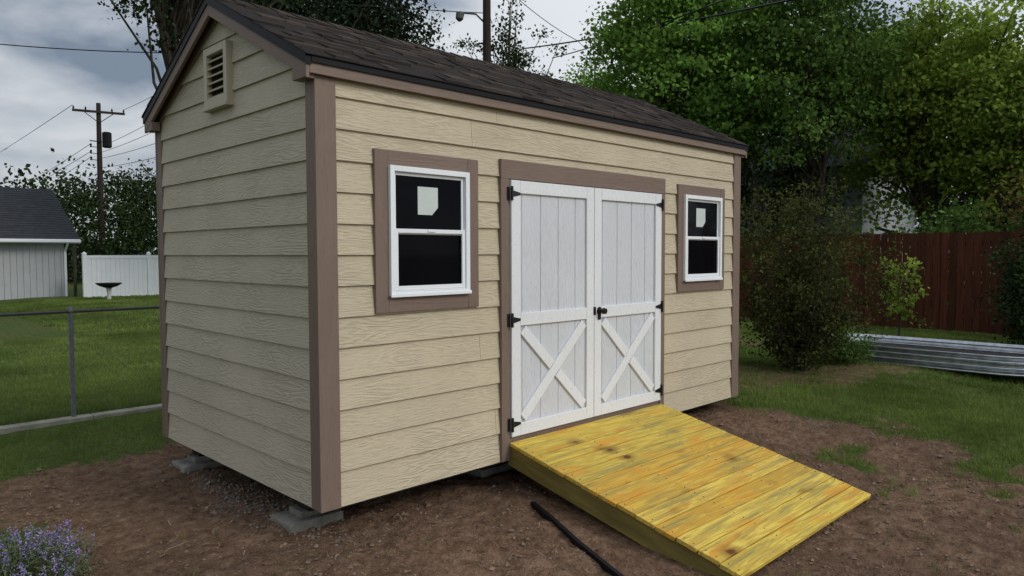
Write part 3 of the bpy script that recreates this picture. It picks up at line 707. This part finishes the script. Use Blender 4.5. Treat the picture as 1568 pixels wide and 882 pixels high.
for a,b,r in (((px-1.2,py+.1,9.45),(12.5,108,11.),.02),((px-.5,py-.2,7.4),(19,115.8,9.8),.018),((px-.5,py-.2,7.0),(19,115.8,9.2),.018),((px-.5,py-.2,6.7),(20,115.8,8.6),.018),
  ((px+1.2,py-.4,9.45),(10.5,27,9.5),.014),((px,py,7.3),(9.7,26.8,7.9),.013),((px,py,7.0),(9.7,26.8,7.3),.013),((px,py,6.7),(9.7,26.8,6.6),.013),((px,py,6.2),(9.7,26.8,5.9),.013),
  ((2.9,33.5,10.2),(9.7,26.8,9.65),.022),
  ((19.3,17.4,9.8),(11.0,.19,6.0),.026),((20.1,16.5,9.4),(11.4,2.6,6.7),.020),((14.7,13.5,10.0),(20.9,15.8,10.1),.016),((20.9,15.8,10.1),(26,17.8,10.2),.016),((14.3,14,9.8),(5,22,10.8),.014),((14.3,14,9.3),(5,22,10.1),.014),((19.3,17.4,9.8),(24,27,11),.02)):
    cable(mb,a,b,r,.12)
mb.build('cables',[m_wire],wr)
up2=empty('utility_pole');px,py=14.2,14.0;mb=MB();mb.tube([(px,py,-.5),(px,py,12.5)],[.17,.12],12)
mb.tube([(px,py,8.9),(px-.25,py+.25,9.25),(px-.62,py+.6,9.3)],.03,6,1)
mb.tube([(px-.62,py+.6,9.33),(px-.62,py+.6,9.28),(px-.64,py+.62,9.1),(px-.64,py+.62,9.02)],[.06,.14,.13,.05],10,2)
mb.build('pole',[m_pole,m_galv,m_galv],up2)

# ---------------------------------------------------------------- RIGHT: brown fence, bed, house
t=NT('fence_brown_wood');v=t.coord((12,12,1.2),9.);b=t.noise(v,1.5,4,.6)
c=t.ramp(b,[(.3,(.055,.018,.010)),(.7,(.120,.040,.021))]);c=t.mix(t.math('MULTIPLY',t.rnd(),.7),c,(.036,.014,.009));m_bf=t.set(c,.8,t.bump(b,.3,.004),spec=.1)
wf=empty('wooden_privacy_fence');mb=MB();FX=14.2;y=-9.
while y<9:
    z1=1.86+random.uniform(-.012,.012);mb.box(FX+random.uniform(0,.008),FX+.02,y,y+.132,-.14,z1);y+=.142
for z in (.1,.9,1.6): mb.box(FX+.021,FX+.06,-9,9,z,z+.09)
for y in np.arange(-9,9.1,2.4): mb.box(FX+.061,FX+.15,y,y+.09,-.2,1.83)
mb.build('pickets',[m_bf],wf)
mb=MB();bx0,bxw,by1,by0=8.95,1.5,1.25,-2.1;zb=float(ground_base(9,-.5))-.01;hgt=.235
def stad(off,n=26):
    r=bxw/2+off;cx=bx0+bxw/2;P=[]
    for k in range(n+1): a=math.pi*k/n;P.append((cx+r*math.cos(a),by1-bxw/2+r*math.sin(a)))
    for k in range(n+1): a=math.pi+math.pi*k/n;P.append((cx+r*math.cos(a),by0+bxw/2+r*math.sin(a)))
    return P
prof=[(.024*math.sin(k/40*2*math.pi*3),zb+hgt*k/40) for k in range(41)]+[(.02,zb+hgt),(.026,zb+hgt+.022),(-.012,zb+hgt+.022),(-.012,zb+.10)]
n=len(stad(0));V=[];
for o,z in prof: V+=[(x,y,z) for x,y in stad(o)]
Fs=[]
for i in range(len(prof)-1):
    for j in range(n): Fs.append([i*n+j,i*n+(j+1)%n,(i+1)*n+(j+1)%n,(i+1)*n+j])
mb.add(V,Fs,0,.3)
rb=empty('raised_garden_bed')
t=NT('galvanised_corrugated');v=t.coord();nn=t.noise(v,9,4,.6);m_cor=t.set(t.ramp(nn,[(.3,(.38,.40,.42)),(.7,(.64,.67,.70))]),.30,metal=.9)
mb.build('corrugated_wall',[m_cor],rb,smooth=True)
mb=MB();P=stad(-.015);mb.add([(x,y,zb+.12) for x,y in P]+[(bx0+bxw/2,(by0+by1)/2,zb+.15)],[[j,(j+1)%n,n] for j in range(n)],0,.3)
mb.build('soil',[m_dark],rb)
nh=empty('neighbour_house');mb=MB();X0,X1,Y0,Y1=21.8,27,4.9,10.6
z=-.2;mb.box(X0+.03,X1,Y0+.03,Y1,-.3,4.2,0,.3)
while z<4.2:
    mb.hexa([(X0,Y0,z),(X0+.03,Y0,z),(X0+.03,Y1,z),(X0,Y1,z),(X0+.02,Y0,z+.2),(X0+.03,Y0,z+.2),(X0+.03,Y1,z+.2),(X0+.02,Y1,z+.2)],0,random.random());z+=.2
for wy in (5.8,8.6):
    mb.box(X0-.04,X0-.001,wy,wy+1.1,2.9,3.9,2);mb.box(X0-.045,X0-.041,wy+.08,wy+1.02,2.98,3.82,1)
mb.build('walls_and_windows',[simple('house_siding_white',(.34,.36,.38),.7,.1,2,.1),m_glass,m_vinyl],nh)
mb=MB();mb.hexa([(X0-.4,Y0-.4,4.2),(X1+.4,Y0-.4,4.2),(X1+.4,Y1+.4,4.2),(X0-.4,Y1+.4,4.2),(X0+2.5,Y0-.4,5.8),(X0+2.7,Y0-.4,5.8),(X0+2.7,Y1+.4,5.8),(X0+2.5,Y1+.4,5.8)],0)
mb.build('roof',[m_rf],nh)

# ---------------------------------------------------------------- WORLD / LIGHT
w=bpy.data.worlds.new('World');scene.world=w;w.use_nodes=True;nt=w.node_tree;bg=nt.nodes['Background']
def nn(ty,**k):
    n=nt.nodes.new(ty)
    for a,v in k.items(): setattr(n,a,v)
    return n
sky=nn('ShaderNodeTexSky',sky_type='NISHITA',sun_disc=False,sun_elevation=math.radians(36),sun_rotation=math.radians(160))
tc=nn('ShaderNodeTexCoord');mp=nn('ShaderNodeMapping');mp.inputs['Scale'].default_value=(1,1,2.6);mp.inputs['Location'].default_value=(.35,.1,.2)
nz=nn('ShaderNodeTexNoise');nz.inputs['Scale'].default_value=3.2;nz.inputs['Detail'].default_value=6;nz.inputs['Roughness'].default_value=.52;nz.inputs['Distortion'].default_value=.35
nt.links.new(tc.outputs['Generated'],mp.inputs[0]);nt.links.new(mp.outputs[0],nz.inputs['Vector'])
cr=nn('ShaderNodeValToRGB');els=cr.color_ramp.elements;els[0].position=.36;els[0].color=(.20,.25,.32,1);els[1].position=.60;els[1].color=(.66,.69,.72,1)
e=els.new(.47);e.color=(.42,.46,.52,1)
nt.links.new(nz.outputs['Fac'],cr.inputs[0])
sp=nn('ShaderNodeSeparateXYZ');nt.links.new(tc.outputs['Generated'],sp.inputs[0])
mr=nn('ShaderNodeMapRange');mr.inputs[1].default_value=.05;mr.inputs[2].default_value=.9;mr.inputs[3].default_value=9.5;mr.inputs[4].default_value=11.5
nt.links.new(sp.outputs['Z'],mr.inputs[0])
# sky gradient added, brighter sunward, to light the front wall over the left gable
dp=nn('ShaderNodeVectorMath',operation='DOT_PRODUCT');dp.inputs[1].default_value=(.50,-.85,.15);nt.links.new(tc.outputs['Generated'],dp.inputs[0])
mg=nn('ShaderNodeMapRange');mg.inputs[1].default_value=-.5;mg.inputs[2].default_value=.9;mg.inputs[3].default_value=1.;mg.inputs[4].default_value=1.75
nt.links.new(dp.outputs['Value'],mg.inputs[0])
mm=nn('ShaderNodeMath',operation='MULTIPLY');nt.links.new(mr.outputs[0],mm.inputs[0]);nt.links.new(mg.outputs[0],mm.inputs[1])
vm=nn('ShaderNodeVectorMath',operation='SCALE');nt.links.new(cr.outputs[0],vm.inputs[0]);nt.links.new(mm.outputs[0],vm.inputs['Scale'])
mx=nn('ShaderNodeMix',data_type='RGBA');mx.inputs[0].default_value=.92
nt.links.new(sky.outputs[0],mx.inputs[6]);nt.links.new(vm.outputs[0],mx.inputs[7]);nt.links.new(mx.outputs[2],bg.inputs[0]);bg.inputs[1].default_value=.1
sd=bpy.data.lights.new('sun','SUN');sd.energy=1.4;sd.angle=math.radians(18);sd.color=(1,.96,.89)
so=bpy.data.objects.new('sun',sd);scene.collection.objects.link(so)
so.rotation_euler=(-Vector((.30,-.82,.60))).to_track_quat('-Z','Y').to_euler()

# ---------------------------------------------------------------- CAMERA
cd=bpy.data.cameras.new('camera');co=bpy.data.objects.new('camera',cd);scene.collection.objects.link(co);scene.camera=co
cd.sensor_width=36;cd.lens=1112.2/1568*36;cd.clip_end=2000;cd.clip_start=.05
yaw,pit,rol=.7930,-.0478,-.0028
f=Vector((math.cos(yaw)*math.cos(pit),math.sin(yaw)*math.cos(pit),math.sin(pit)));r=Vector((math.sin(yaw),-math.cos(yaw),0));u=r.cross(f)
r2=r*math.cos(rol)+u*math.sin(rol);u2=r2.cross(f)
M=Matrix((r2,u2,-f)).transposed().to_4x4();M.translation=Vector((-2.1047,-3.6890,1.4719));co.matrix_world=M
